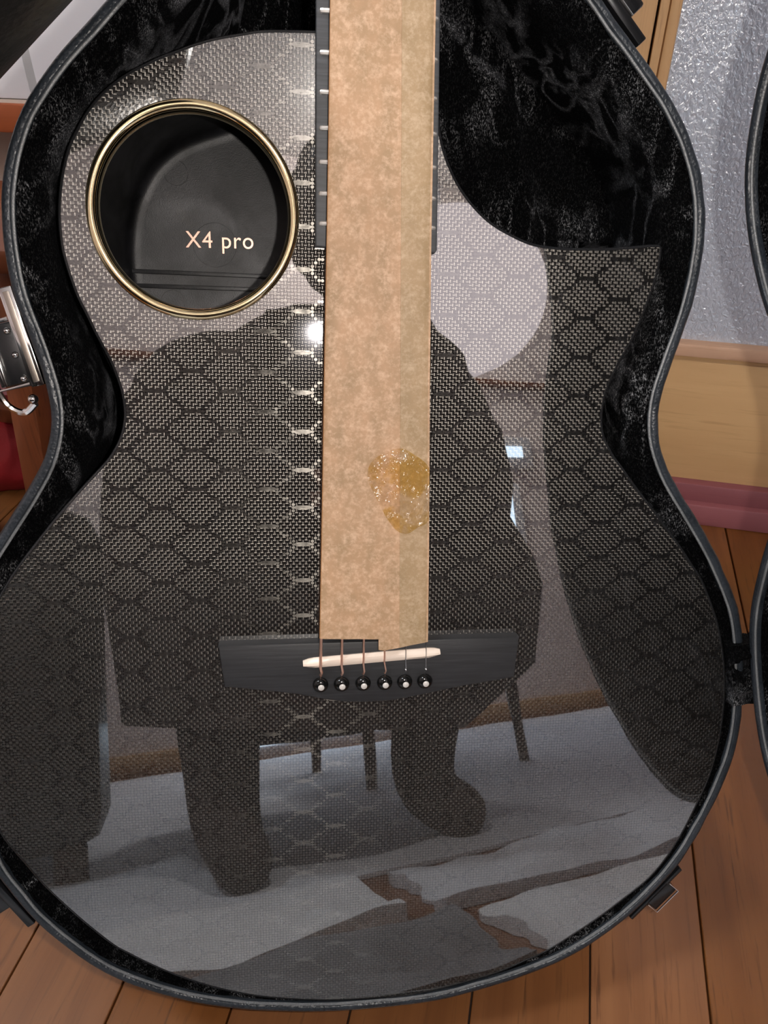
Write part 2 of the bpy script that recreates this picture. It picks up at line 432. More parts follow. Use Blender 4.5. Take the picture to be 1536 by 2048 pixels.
# ================================================================ GUITAR CASE
outer_px = [(203,0),(162,47),(106,109),(78,150),(45,197),(31,229),(15,275),(3,326),(-3,380),(-3,430),(2,485),(10,540),(25,600),(42,641),(54.5,673),(71,718),(86,762),(96,805),(100,832),(97.6,867),(92,902),(78,937),(58.6,971),(37,1008),(15.6,1041),(0,1066),
 (-40,1130),(-72,1200),(-92,1280),(-100,1360),(-96,1450),(-80,1550),(-55,1650),(-22,1740),(23,1800),(66,1850),(117,1893),(176,1936),(234,1967),(301,1991),(391,2014),(488,2027),(578,2031),(676,2030),(793,2020),(890,2006),(996,1977),(1070,1952),(1139.6,1922),(1202,1884),(1258,1842),(1314,1789),(1359,1739),(1394,1686),(1430,1620),(1455,1566),(1474,1515),(1487,1459),(1492,1400),(1494,1340),(1492,1279),(1485,1230),(1474,1193),(1455,1148),(1428.5,1092),(1393,1030),(1364,983.7),(1340.6,938),(1327,900),(1320,849),(1326,799),(1345,741),(1372,667),(1394,603),(1406,547),(1414,500),(1418,444),(1415.6,384),(1406,328),(1388,275),(1365.6,222),(1336,172),(1309,132),(1280,92),(1251,55),(1216,2)]
OFF = .004
NC = uv(757, 0).x; 
op = [uv(x, y, OFF) for x, y in outer_px]
vtop = op[0].y
extra = [Vector((op[-1].x-.045, op[-1].y+.055)), Vector((NC+.105, vtop+.115)), Vector((NC+.078, vtop+.16)), Vector((NC+.068, vtop+.24)), Vector((NC+.066, .52)), Vector((NC+.062, .62)), Vector((NC+.045, .645)), Vector((NC, .65)),
         Vector((NC-.045, .645)), Vector((NC-.062, .62)), Vector((NC-.066, .52)), Vector((NC-.068, vtop+.24)), Vector((NC-.078, vtop+.16)), Vector((NC-.098, vtop+.105)), Vector((op[0].x+.035, op[0].y+.045))]
caseP = blur(resample(smoothpts(op+extra, 5), .005), 3)
case = empty('guitar_case', GM, 'open black hard guitar case lined with crushed black plush, leaning on the door', 'guitar case')
LID_X = .018
case_depth = .104
vs, fs = sweep(caseP, [(-.003, .0), (0, -.002), (.0015, -.006), (.002, -.03), (.001, -.075), (-.002, -.092), (-.008, -.1), (-.016, -case_depth)], capend=True)
mesh('case_shell', vs, fs, M['vinyl'], case)
def rimdisp(v):
    q = noise.noise(Vector((v.x, v.y, v.z))*90)*.00035
    return v+Vector((q, q*.6, q))
vs, fs = sweep(caseP, [(0, -.007), (.0005, -.002), (0, .0008), (-.001, .0022), (-.0023, .0027), (-.0038, .0024), (-.0048, .0012), (-.005, -.004)], disp=rimdisp)
mesh('case_rim', vs, fs, M['rim'], case)
Nn = normals2(caseP)
tube('piping', [Vector((p.x-q.x*.005, p.y-q.y*.005, .0014+noise.noise(Vector((p.x*70, p.y*70, 0)))*.0006)) for p, q in zip(caseP, Nn)], .00075, M['piping'], case, 6, True)
def pl(v, a=.0022):
    p = Vector((v.x, v.y, v.z))
    r = 1-abs(noise.noise(p*55+Vector((3, 1, 7))))*2.2
    d = noise.noise(p*22)*.6+max(r, 0)**3*.7+noise.noise(p*140)*.25
    return d*a
prof = [(-.0052, -.001), (-.0070, -.0028), (-.0095, -.0035), (-.012, -.0045), (-.0145, -.007), (-.0165, -.011), (-.0175, -.016), (-.018, -.023), (-.0185, -.03), (-.019, -.04), (-.0195, -.05), (-.02, -.06), (-.0205, -.072), (-.0205, -.085), (-.0205, -.1)]
fineP = resample(caseP, .0032)
def lining_disp(v): d = pl(v, .0016); return v+Vector((d, d, d*.6))
vs, fs = sweep(fineP, prof, disp=lining_disp)
lining = mesh('side_lining', vs, fs, M['velvet'], case)
top_px = [(650,62),(629,62),(590,61),(542,60.5),(510,62.5),(471,69),(440,74),(408,82),(380,91),(354,101),(320,113.5),(292,127),(262,142),(233,161),(208,182),(187.5,204),(169,230),(154,258),(142,282),(133,308),(126,337),(121,367),(118,402),(117.5,437.5),(120,470),(125,503),(136.7,544),(150,582),(160,605),(171,626),(191,667),(218.6,718.6),(230,745),(239,770),(245,793),(248,814),(249,832),(246.7,850),(243,867),(235.7,886),(225,905),(212,923.6),(171,968),(119.6,1026),(78.6,1077),(34,1135),(0,1190),
 (-22,1240),(-40,1310),(-50,1380),(-50,1450),(-40,1530),(-22,1610),(0,1667),(25,1700),(52,1731),(84,1768),(117,1800),(150,1830),(182,1857),(226,1891),(259,1909),(293,1926),(351,1951),(430,1976),(508,1992),(566,1998),(620,2001),(680,2001),(740,1998),(812,1992),(890,1976),(969,1954),(1010,1940),(1047,1924),(1095,1902),(1139.6,1874.5),(1192,1840),(1244,1801),(1296.6,1759),(1335,1714),(1366,1665),(1393,1612),(1417.6,1558),(1434,1504),(1444,1451),(1450,1392),(1450,1343),(1446,1300),(1436,1247),(1420,1198),(1403,1158),(1385,1130),(1361,1093),(1326,1045),(1282,987),(1262,960),(1244,934),(1229,914),(1217.6,894),(1209,875),(1205,856),(1204,836),(1206,815),(1210,793),(1217.6,771),(1238,726),(1256,696),(1270,668),(1284,636),(1296.7,603),(1305,580),(1311,560),(1318,535),(1322,512)]
horn = [(1323.5,495),(1318,490)]
cut_px = [(1300,490.5),(1262,494),(1223,496.7),(1180,497.5),(1135.6,496.7),(1100,494),(1070,489),(1047,481),(1026,471),(1000,457),(977,441),(956,421),(938,400),(918,371),(903,341),(892,313),(884,285),(880,262),(878,240),(870,225)]
topP = smoothpts([uv(x, y) for x, y in top_px], 3, False)+[uv(x, y) for x, y in horn]+smoothpts([uv(x, y) for x, y in cut_px], 3, False)
topN = normals2(topP); topOut = [p+q*.006 for p, q in zip(topP, topN)][::2]
# plush bed
step = .0034; bedz = -.099
inP = [p-q*.0175 for p, q in zip(caseP, Nn)]
xs = [p.x for p in inP]; ys = [p.y for p in inP]
nx = int((max(xs)-min(xs))/step)+1; vmax = .32; ny = int((min(max(ys), vmax)-min(ys))/step)+1
idx = {}; vs = []; fs = []
guitar_zone = uv(900, 480).y
for j in range(ny):
    for i in range(nx):
        x = min(xs)+i*step; y = min(ys)+j*step
        if y > -.12 or True:
            if inside(inP, x, y):
                idx[i, j] = len(vs); p = Vector((x, y, bedz))
                # padded hump filling the cutaway side of the case
                hump = 0.
                if y > .03 and x > NC and not inside(topOut, x, y):
                    hump = .038
                rr = noise.noise(Vector((x*17+y*9, y*7-x*9, 2))); ridge = max(0, 1-abs(rr)*5)**2*.004
                r2 = noise.noise(Vector((x*32+y*16, y*12-x*17, 9))); ridge += max(0, 1-abs(r2)*4)**2*.0022
                p.z += hump+pl(p, .0016)+ridge*(1 if hump > .02 else .3)
                vs.append(p)
for (i, j), a in idx.items():
    if (i+1, j) in idx and (i, j+1) in idx and (i+1, j+1) in idx: fs.append((a, idx[i+1, j], idx[i+1, j+1], idx[i, j+1]))
mesh('plush_bed', vs, fs, M['velvet'], case)
# lid: mirror of the body outline about the hinge line
A_, B_ = uv(1462, 410, OFF), uv(1499.5, 1335, OFF)
ax = (B_-A_).normalized()
def refl(p): d = p-A_; return A_+ax*(2*d.dot(ax))-d
lidP = [refl(p) for p in caseP][::-1]
vs, fs = sweep(lidP, [(-.003, .0), (0, -.002), (.0015, -.006), (.002, -.02), (.001, -.034), (-.002, -.042), (-.012, -.05)], capend=True)
TH = math.radians(86)
piv = Vector((A_.x, A_.y, .002)); RL = Matrix.Rotation(-TH if ax.y > 0 else TH, 3, Vector((ax.x, ax.y, 0)))
def lidrot(vs_): return [piv+RL @ (Vector(v)-piv) for v in vs_]
lid = mesh('case_lid', lidrot(vs), fs, M['vinyl'], case); lid['label'] = 'open lid hinged on the right side of the case'
vs, fs = sweep(lidP, [(0, -.007), (.0005, -.002), (0, .0008), (-.001, .0022), (-.0023, .0027), (-.0038, .0024), (-.0048, .0012), (-.005, -.004)], disp=rimdisp)
mesh('lid_rim', lidrot(vs), fs, M['rim'], lid)
Nl = normals2(lidP)
tube('piping', lidrot([Vector((p.x-q.x*.005, p.y-q.y*.005, .0014)) for p, q in zip(lidP, Nl)]), .0007, M['piping'], lid, 6, True)
vs, fs = sweep(lidP, [(-.0062, -.001), (-.009, -.004), (-.013, -.01), (-.016, -.02), (-.018, -.034), (-.02, -.046)], capend=True, disp=lining_disp)
mesh('lid_lining', lidrot(vs), fs, M['velvet'], lid)
# plush strap flap joining lid and body
c = [uv(x, y, .004) for x, y in [(1458, 1290), (1560, 1272), (1568, 1402), (1462, 1414)]]
vs = []; fs = []; n1, n2 = 44, 34
for j in range(n2+1):
    for i in range(n1+1):
        s, t = i/n1, j/n2
        p = (c[0].lerp(c[1], s)).lerp(c[3].lerp(c[2], s), t)
        z = .0045-.006*math.exp(-((t-.38)/.10)**2)*(.4+.6*min(1, s*3))+.002*math.exp(-((t-.22)/.08)**2)
        if i == 0 or j == 0 or j == n2 or i == n1: z = -.004
        q = Vector((p.x, p.y, z)); q += Vector((0, 0, pl(q*1.6, .0028))); vs.append(q)
for j in range(n2):
    for i in range(n1):
        a = j*(n1+1)+i; fs.append((a, a+1, a+n1+2, a+n1+1))
nn_ = len(vs); vs += [Vector((v.x, v.y, v.z-.003)) for v in vs]; fs += [tuple(q+nn_ for q in f[::-1]) for f in fs]
mesh('hinge_flap', vs, fs, M['velvet'], case)
# latches -------------------------------------------------------
def frame2(a, b, z=0.):      # local frame: x along a->b in the guitar plane
    x = (b-a).normalized(); m = Matrix(((x.x, -x.y, 0, a.x), (x.y, x.x, 0, a.y), (0, 0, 1, z), (0, 0, 0, 1))); return m, (b-a).length
# left latch
m, L = frame2(uv(8, 573, -.004), uv(77, 772, -.004), -.004)
lat = box('latch_plate', (0, -.0035, -.018), (L, .0025, -.001), M['chrome'], case, .0006, m)
box('plate_channel', (.002, -.0018, -.0014), (L-.002, .001, -.0006), flat('brushed_nickel', (.5, .44, .38), .35, 1.), lat, .0002, m)
bm = bmesh.new()
mid = L*.36
boxbm(bm, (mid-.002, -.017, -.022), (mid+.026, -.0035, -.004), .001, m)
frombm('latch_lever', bm, M['blackplastic'], lat)
w1 = m @ Vector((mid-.003, -.004, -.003)); w2 = m @ Vector((mid-.003, -.019, -.004)); w3 = m @ Vector((mid+.027, -.019, -.004)); w4 = m @ Vector((mid+.027, -.004, -.003))
tube('latch_bail', [w1, w2, w3, w4], .0011, M['chrome'], lat, 8)
box('latch_bar', (mid, -.0165, -.005), (mid+.026, -.0135, -.0015), M['chrome'], lat, .0006, m)
for q in (.002, .013, .024):
    bm = bmesh.new(); bmesh.ops.create_uvsphere(bm, u_segments=12, v_segments=8, radius=.0016, matrix=Matrix.Translation(m @ Vector((mid+q, -.0062, -.0032)))); frombm('rivet', bm, M['chrome'], lat)
w = [m @ Vector(q) for q in [(mid+.024, -.021, -.007), (mid+.034, -.019, -.009), (mid+.039, -.013, -.009), (mid+.036, -.006, -.007)]]
tube('hook', smoothpts(w, 5, False), .0016, M['chrome'], lat, 8)
bm = bmesh.new(); bmesh.ops.create_uvsphere(bm, u_segments=14, v_segments=8, radius=.0024, matrix=Matrix.Translation(m @ Vector((mid+.034, -.0055, -.004)))); frombm('screw_head', bm, M['chrome'], lat)
# lower right latch
m, L = frame2(uv(1362, 1738, -.006), uv(1262, 1838, -.006), -.010)
l2 = box('latch_plate', (0, -.001, -.03), (L, .0015, .004), M['blackplastic'], case, .0006, m)
s0 = L*.27; s1 = L*.68
box('latch_cover', (s0, -.001, -.034), (s1, .0085, .004), M['blackplastic'], l2, .0008, m)
tube('latch_bail', [m @ Vector((s0-.0003, .001, .0045)), m @ Vector((s0-.0003, .0092, .0045)), m @ Vector((s1+.0003, .0092, .0045)), m @ Vector((s1+.0003, .001, .0045))], .00045, M['chrome'], l2, 6)
# lower left latch
m, L = frame2(uv(0, 1784, -.006), uv(64, 1853, -.006), -.010)
l3 = box('latch_plate', (-.03, -.003, -.03), (L, .0015, .003), M['blackplastic'], case, .0006, m)
box('latch_cover', (-.024, -.012, -.034), (L*.42, -.002, .003), M['blackplastic'], l3, .0008, m)
# upper right latch
m, L = frame2(uv(1216, -10, -.004), uv(1284, 86, -.004), -.006)
l4 = box('latch_plate', (-.02, -.0005, -.02), (L, .0042, .0), M['blackplastic'], case, .0006, m)
box('latch_cover', (-.02, .004, -.026), (L*.55, .0125, .0), M['blackplastic'], l4, .0012, m)
tube('latch_bail', [m @ Vector((-.02, .0045, .0008)), m @ Vector((L*.55, .0045, .0008))], .0004, M['chrome'], l4, 6)
tube('latch_spring', [m @ Vector((-.004, .011, .0008)), m @ Vector((L*.30, .0095, .0008))], .0005, M['chrome'], l4, 6)

# ================================================================ GUITAR
gt = empty('acoustic_guitar', GM, 'black woven carbon acoustic guitar with gold-ringed side sound hole, lying in the open case', 'guitar')
hc = (uv(170, 420)+uv(600, 420))/2; hc.y = (uv(384, 200).y+uv(384, 638).y)/2
hr = ((uv(600, 420)-uv(170, 420)).length/2+(uv(384, 200)-uv(384, 638)).length/2)/2
RR = .0023
hole = [Vector((hc.x+math.cos(a)*(hr-RR), hc.y+math.sin(a)*(hr-RR))) for a in [2*math.pi*i/96 for i in range(96)]]
pts3 = [[Vector((p.x, p.y, 0)) for p in topP], [Vector((p.x, p.y, 0)) for p in hole]]
allp = [q for l in pts3 for q in l]
tris = tessellate_polygon(pts3)
def in_hole(t):
    cx = sum(allp[k].x for k in t)/3-hc.x; cy = sum(allp[k].y for k in t)/3-hc.y
    return False
nT = len(allp)
vs = [p.copy() for p in allp]+[Vector((p.x, p.y, -.0025)) for p in allp]
fs = [tuple(t) for t in tris]+[tuple(k+nT for k in t[::-1]) for t in tris]
n0 = len(topP)
for i in range(96): a = n0+i; b = n0+(i+1) % 96; fs.append((a, b, b+nT, a+nT))
soundboard = mesh('soundboard', vs, fs, M['carbon'], gt, False)
vs, fs = sweep(topP, [(-.0010, -.0001), (-.0008, .0003), (-.0002, .0002), (.0004, -.0004), (.0005, -.0012), (.0004, -.003)])
mesh('edge_binding', vs, fs, M['binding'], gt)
vs, fs = sweep(topP, [(.0002, -.003), (.0002, -.06), (-.0008, -.085)])
nv = len(topP); 
for t in tessellate_polygon([[vs[2*nv+i] for i in range(nv)]]): fs.append(tuple(2*nv+q for q in t))
mesh('sides_and_back', vs, fs, M['binding'], gt)
# interior visible through the sound hole
FZ = -.079
arc_px = [(520,235),(450,262),(395,280),(350,302),(310,338),(283,385),(268,430),(261,490),(263,545),(270,600),(283,660)]
arc = [uv(x, y, FZ) for x, y in arc_px]
fl_ = arc+[Vector((arc[-1].x+.02, arc[-1].y-.03)), Vector((-.0, arc[-1].y-.03)), Vector((.03, arc[-1].y+.02)), Vector((.035, .05)), Vector((.03, arc[0].y+.002)), Vector((.0, arc[0].y+.006))]
floorP = resample(smoothpts(fl_, 5), .002)
nf = len(floorP)
vs, fs = sweep(floorP, [(-.006, FZ), (-.003, FZ+.0003), (-.001, FZ+.0012), (.0004, FZ+.003), (.0012, FZ+.006), (.003, -.05), (.006, -.02), (.008, -.0035)])
for t in tessellate_polygon([[vs[i] for i in range(nf)]]): fs.append(tuple(t))
inn = mesh('sound_chamber', vs, fs, M['interior'], gt)
def strip_prism(name, a, b, wd, z0, z1, mat, parent, bev=.0003):
    m, L = frame2(a, b, 0); return box(name, (0, -wd/2, z0), (L, wd/2, z1), mat, parent, bev, m)
a0 = (uv(264, 542, FZ), uv(600, 556, FZ)); a1 = (uv(268, 571, FZ), uv(600, 582, FZ))
strip_prism('inner_rib', a0[0], a0[1], .0022, FZ-.001, FZ+.0016, M['interior'], inn)
strip_prism('inner_rib', a1[0], a1[1], .0022, FZ-.001, FZ+.0016, M['interior'], inn)
for q, r in (((352, 346), .0062), ((346, 604), .0064), ((430, 490), .0115)):
    cc = uv(q[0], q[1], FZ)
    bm = bmesh.new(); 
    tube('mould_mark', [(cc.x+math.cos(a)*r, cc.y+math.sin(a)*r, FZ+.00002) for a in [2*math.pi*i/40 for i in range(40)]], .00012, M['interior'], inn, 5, True)
    bm.free()
# lettering X4 pro
fc = bpy.data.curves.new('lettering', 'FONT'); fc.body = 'X4 pro'; fc.size = 1.; fc.extrude = .02; fc.space_character = 1.08; fc.offset = .0
to = bpy.data.objects.new('tmp_text', fc); COL.objects.link(to)
bpy.context.view_layer.update()
me = bpy.data.meshes.new_from_object(to.evaluated_get(bpy.context.evaluated_depsgraph_get())); bpy.data.objects.remove(to)
pa, pb = uv(372, 495, FZ), uv(507, 498, FZ)
x_min = min(v.co.x for v in me.vertices); x_max = max(v.co.x for v in me.vertices)
capH = (uv(372, 462, FZ)-uv(372, 495, FZ)).length
m, L = frame2(pa, pb, FZ+.0004)
capy = max(v.co.y for v in me.vertices)
for v in me.vertices:
    v.co = m @ Vector(((v.co.x-x_min)*L/(x_max-x_min), v.co.y*capH/capy, v.co.z*.012))
me.name = 'model_lettering'; lt = link('model_lettering', me, M['rosegold'], inn, False); lt['label'] = 'raised rose gold lettering reading X4 pro'
# gold ring
prof = []
for i in range(20):
    a = 2*math.pi*i/20; r_ = .0023
    prof.append((hr-RR+math.cos(a)*r_, .0006+math.sin(a)*r_*.9))
lathe('sound_hole_ring', prof, M['gold'], gt, (hc.x, hc.y, 0), 128, closed=True)
lathe('ring_sleeve', [(hr-RR*2+.0003, .0005), (hr-RR*2-.0004, -.001), (hr-RR*2-.0004, -.0045), (hr-RR-.0002, -.0045), (hr-RR-.0002, -.001)], M['gold'], gt, (hc.x, hc.y, 0), 96, closed=True)
# fretboard
FH = .0050
l0, l1 = uv(632, 0, FH), uv(631, 495, FH); r0, r1 = uv(881, 0, FH), uv(874, 505, FH)
def fbx(v, side):
    a, b = (l0, l1) if side < 0 else (r0, r1); t = (v-b.y)/(a.y-b.y); base = b.x+(a.x-b.x)*t
    return base
vend = (l1.y+r1.y)/2
VN = .43
xl_n = fbx(VN, -1); xr_n = fbx(VN, 1)
prism('fretboard', [(fbx(vend, -1), vend+.0006), (fbx(vend, 1)-.0008, vend-.0004), (fbx(vend, 1), vend+.001), (xr_n, VN), (xl_n, VN), ], -.0005, FH, M['fretboard'], gt, .0006)
SAD = uv(745, 1316, .008).y
fret_v = [uv(645, y, FH+.0005).y for y in (21, 105, 184, 256, 324, 387, 447)]
fv = fret_v[0]
for _ in range(12):
    fv2 = SAD+(fv-SAD)*2**(1/12)
    if fv2 > VN-.005: break
    fret_v.insert(0, fv2); fv = fv2
for f in fret_v:
    a = fbx(f, -1)+.0022; b = fbx(f, 1)-.0016
    pts = [(a, f, FH-.0004), (a+.0003, f, FH+.0006), (a+.001, f, FH+.0009), ((a+b)/2, f, FH+.0011), (b-.001, f, FH+.0009), (b-.0003, f, FH+.0006), (b, f, FH-.0004)]
    tube('fret', pts, .00105, M['fret'], gt, 8)
# neck + headstock (in the narrow end of the case, above the frame)
prism('neck', [(fbx(.14, -1)+.001, .125), (fbx(.14, 1)-.001, .125), (xr_n, VN+.02), (xl_n, VN+.02)], -.016, -.0006, M['binding'], gt)
mh = Matrix.Translation((0, 0, 0))
prism('headstock', [(xl_n+.004, VN+.01), (xr_n-.004, VN+.01), (xr_n+.008, VN+.05), (xr_n+.006, .62), (xl_n-.006, .62), (xl_n-.008, VN+.05)], -.018, -.004, M['binding'], gt, .001)
# bridge
BH = .0068
bl = [(437,1287),(700,1286),(870,1279),(1036,1270.5),(1026,1352),(920,1369),(850,1384),(790,1396),(740,1400),(690,1400),(645,1394),(590,1384),(520,1377),(462,1371),(450,1370)]
bp = [uv(x, y, BH*.6) for x, y in bl]
yb = (bp[0].y+bp[3].y)/2
for k in (0, 1, 2, 3): bp[k].y = yb
bp[4].y = bp[14].y = (bp[4].y+bp[14].y)/2
prism('bridge', bp, 0., BH, M['bridge'], gt, .0012)
bridge = bpy.data.objects['bridge']
sa, sb = uv(606, 1328, BH+.001), uv(880, 1304, BH+.001)
m, L = frame2(sa, sb, 0)
bm = bmesh.new(); hw = .0027
pr = []
for i in range(25):
    s = i/24; x = s*L; ridge = hw*(.55 if .18 < s < .7 else 1.)
    pr.append((x, ridge))
rows = []
for i, (x, rg) in enumerate(pr):
    e = 1. if 1 < i < 23 else (.55 if i in (0, 24) else .88)
    off_ = (.2 if .15 < i/24 < .72 else -.1)*hw
    rows.append([bm.verts.new(m @ Vector(q)) for q in [(x, -hw*e, BH-.001), (x, -hw*e, BH+.0008), (x, -hw*.35*e+off_, BH+.0022), (x, hw*.25*e+off_, BH+.0022), (x, hw*e, BH+.0008), (x, hw*e, BH-.001)]])
for a, b in zip(rows, rows[1:]):
    for k in range(6): bm.faces.new((a[k], a[(k+1) % 6], b[(k+1) % 6], b[k]))
bm.faces.new(rows[0]); bm.faces.new(rows[-1][::-1])
bmesh.ops.recalc_face_normals(bm, faces=bm.faces)
frombm('saddle', bm, M['bone'], gt)
px_pin = [(641,1364),(683,1365),(726,1364),(769,1362),(809,1361),(849,1359)]
px_top = [642.5, 684.5, 728, 769.5, 812, 852.5]
pv = sum(uv(x, y, BH).y for x, y in px_pin)/6
pinproto = None
for k, (x, y) in enumerate(px_pin):
    p = uv(x, y, BH+.001)
    pin = lathe('bridge_pin', [(.0001, .0046), (.0016, .0045), (.0029, .0039), (.0038, .0028), (.0040, .0016), (.0036, .0007), (.0026, .0003), (.0024, -.004), (.0001, -.004)], M['pin'], gt, (p.x, pv, BH), 24)
    lathe('pin_dot', [(.00005, .0051), (.0012, .0050), (.00155, .0047), (.0016, .0040), (.0001, .004)], M['pearl'], pin, (p.x+.0002, pv-.0004, BH), 18)
    r = [.00075, .00062, .00052, .00042, .00022, .00018][k]
    zs = BH+.0022+r
    q = uv(px_top[k], 1278 if k < 3 else 1300, zs+.0004)
    sx_, sy_ = q.x, sa.y+(sb.y-sa.y)*((p.x-sa.x)/(sb.x-sa.x))
    q0 = uv(670+38.5*k, 0, zs+.0004)
    top_y = VN
    xt = lambda yy: sx_+(q0.x-sx_)*((yy-q.y)/(q0.y-q.y))
    pts = [(p.x+.0001, pv+.0040, BH-.0015), (p.x+.0002, pv+.0046, BH+.0009), (p.x+.0006, pv+.0062, BH+.0012), (xt(sy_), sy_-.0022, zs-.0002), (xt(sy_), sy_, zs), (xt(sy_), sy_+.003, zs)] + [(xt(yy), yy, zs) for yy in (q.y, 0., .2, top_y)]
    st = tube('string', pts, r, M['bronze'] if k < 4 else M['steel'], gt, 8)
    if k >= 4:
        bm = bmesh.new(); bmesh.ops.create_uvsphere(bm, u_segments=12, v_segments=8, radius=.00085, matrix=Matrix.Translation((p.x+.0006, pv+.0062, BH+.001))); frombm('string_wrap', bm, M['steel'], st)

# ================================================================ KRAFT PAPER STRIP
pap = empty('kraft_paper_strip', GM, 'long strip of brown kraft paper laid over the strings and taped down', 'paper')
PZ = .0112
LE = [(671,-620),(661,-60),(660,0),(657,250),(653,490),(648,760),(645,950),(642,1120),(639,1278)]
RE = [(876,-620),(873,-60),(872,0),(867,250),(862.5,500),(860,760),(859,950),(858,1120),(856,1283)]
def edge(E, y):
    for (x0_, y0_), (x1_, y1_) in zip(E, E[1:]):
        if y0_ <= y <= y1_: return x0_+(x1_-x0_)*(y-y0_)/(y1_-y0_)
    return E[-1][0]
def paper(name, fl_l, fl_r, z0, mat, ybot, nxx, nyy, yt=-600, th=.00028, edges=None):
    vs = []; fs = []
    for j in range(nyy+1):
        for i in range(nxx+1):
            s = ([0., .014]+[.014+.972*q/(nxx-2) for q in range(1, nxx-1)]+[1.])[i]; t = j/nyy
            yy0 = yt+(1270-yt)*t; x = fl_l(yy0)+(fl_r(yy0)-fl_l(yy0))*s; yy = yt+(ybot(x)-yt)*t
            x = fl_l(yy)+(fl_r(yy)-fl_l(yy))*s
            p = uv(x, yy, z0); z = z0
            z += (.00045 if name == 'folded_flap' else 0.)*math.sin(s*math.pi)*(.3+noise.noise(Vector((p.x*60, p.y*9, 1))))
            sx2 = noise.noise(Vector((p.x*160, p.y*3, 4)))*.00035*max(0, (t-.5)*2); z += sx2
            e = s if edges == 'L' else 1-s if edges == 'R' else 1.
            if e < .04: z -= .0008*(1-e/.04)
            vs.append(Vector((p.x, p.y, z)))
    n_ = len(vs); vs += [Vector((v.x, v.y, v.z-th)) for v in vs]
    W = nxx+1
    for j in range(nyy):
        for i in range(nxx):
            a = j*W+i; fs.append((a, a+1, a+W+1, a+W)); fs.append((a+n_, a+W+n_, a+W+1+n_, a+1+n_))
    rim = [i for i in range(W)]+[j*W+nxx for j in range(1, nyy+1)]+[nyy*W+i for i in range(nxx-1, -1, -1)]+[j*W for j in range(nyy-1, 0, -1)]
    for a, b in zip(rim, rim[1:]+rim[:1]): fs.append((a, b, b+n_, a+n_))
    o = mesh(name, vs, fs, mat, pap); o.data.materials.append(M['kraftedge'])
    for p in o.data.polygons[-len(rim):]: p.material_index = 1
    if edges:
        for j in range(nyy):
            for i in ((0,) if edges == 'L' else (nxx-1,)): o.data.polygons[2*(j*nxx+i)].material_index = 1
    return o
# under sheet: full width, right part ends lower; front layer: left 3/4
def yb_full(x): return 1300-(x-758)*.165 if x > 757 else 1277
# sheet left of the notch and right of it are one paper with a stepped cut
ps = paper('paper_sheet', lambda y: edge(LE, y), lambda y: 757., PZ, M['kraft'], lambda x: 1278.5, 14, 100, edges='L')
ps2 = paper('paper_sheet', lambda y: 757., lambda y: edge(RE, y), PZ, M['kraft'], lambda x: 1302-(x-766)*.2 if x > 766 else 1300, 12, 100)
ps3 = paper('folded_flap', lambda y: 804-.004*y, lambda y: edge(RE, y)-1, PZ+.0004, M['kraft2'], lambda x: 1301-(x-766)*.2, 9, 90, edges='R')
# tape patch
tp = [(742,925),(770,905),(800,897),(822,905),(858,935),(858,985),(857,1040),(835,1055),(812,1068),(790,1058),(770,1030),(750,990),(735,955)]
tpp = resample(smoothpts([uv(x, y, PZ+.0012) for x, y in tp], 4), .0015)
cx = sum(p.x for p in tpp)/len(tpp); cy = sum(p.y for p in tpp)/len(tpp)
vs = [Vector((cx, cy, PZ+.0016))]; fs = []; R_ = 8; n_ = len(tpp)
for r in range(1, R_+1):
    for p in tpp:
        q = Vector((cx+(p.x-cx)*r/R_, cy+(p.y-cy)*r/R_, 0)); q.z = PZ+.0014+noise.noise(Vector((q.x*170, q.y*110, 0)))*.00045; vs.append(q)
for i in range(n_): fs.append((0, 1+i, 1+(i+1) % n_))
for r in range(R_-1):
    for i in range(n_): a = 1+r*n_+i; b = 1+r*n_+(i+1) % n_; fs.append((a, b, b+n_, a+n_))
tpo = mesh('adhesive_tape', vs, fs, M['tape'], pap); tpo['label'] = 'crinkled clear tape patch yellowing the paper'

# ================================================================ THINGS AT THE LEFT
# white cabinet on a shelf against the wall
yf = YW-.03
zb = atY(20, 198, yf).z
cb = empty('white_cabinet', Vector((-.6, yf, zb)), 'white lacquered cabinet standing on the orange wooden shelf at upper left', 'cabinet')
xs_ = atY(60, 150, yf).x+.6
box('door', (-.35, 0, .0), (xs_-.004, .06, .8), M['white'], cb, .002)
box('door', (xs_+.004, 0, .0), (.30, .06, .8), M['white'], cb, .002)
box('grey_seam', (xs_-.0045, .001, .0), (xs_+.0045, .05, .8), M['seam'], cb)
zs1, zs2 = atY(20, 206, yf).z, atY(20, 264, yf).z
sh = empty('wooden_shelf', Vector((-.6, yf, zs2)), 'orange brown wooden shelf board fixed below the white cabinet', 'shelf')
box('shelf_board', (-.4, -.004, 0), (.30, .06, zs1-zs2), M['shelfwood'], sh, .0015)
box('shelf_lip', (-.4, .0, zs1-zs2), (.30, .06, zb-zs2-.0005), M['wallpaint'], sh, .0)
box('wall_bracket', (-.38, .01, -.03), (-.34, .06, 0), M['shelfwood'], sh, .001)
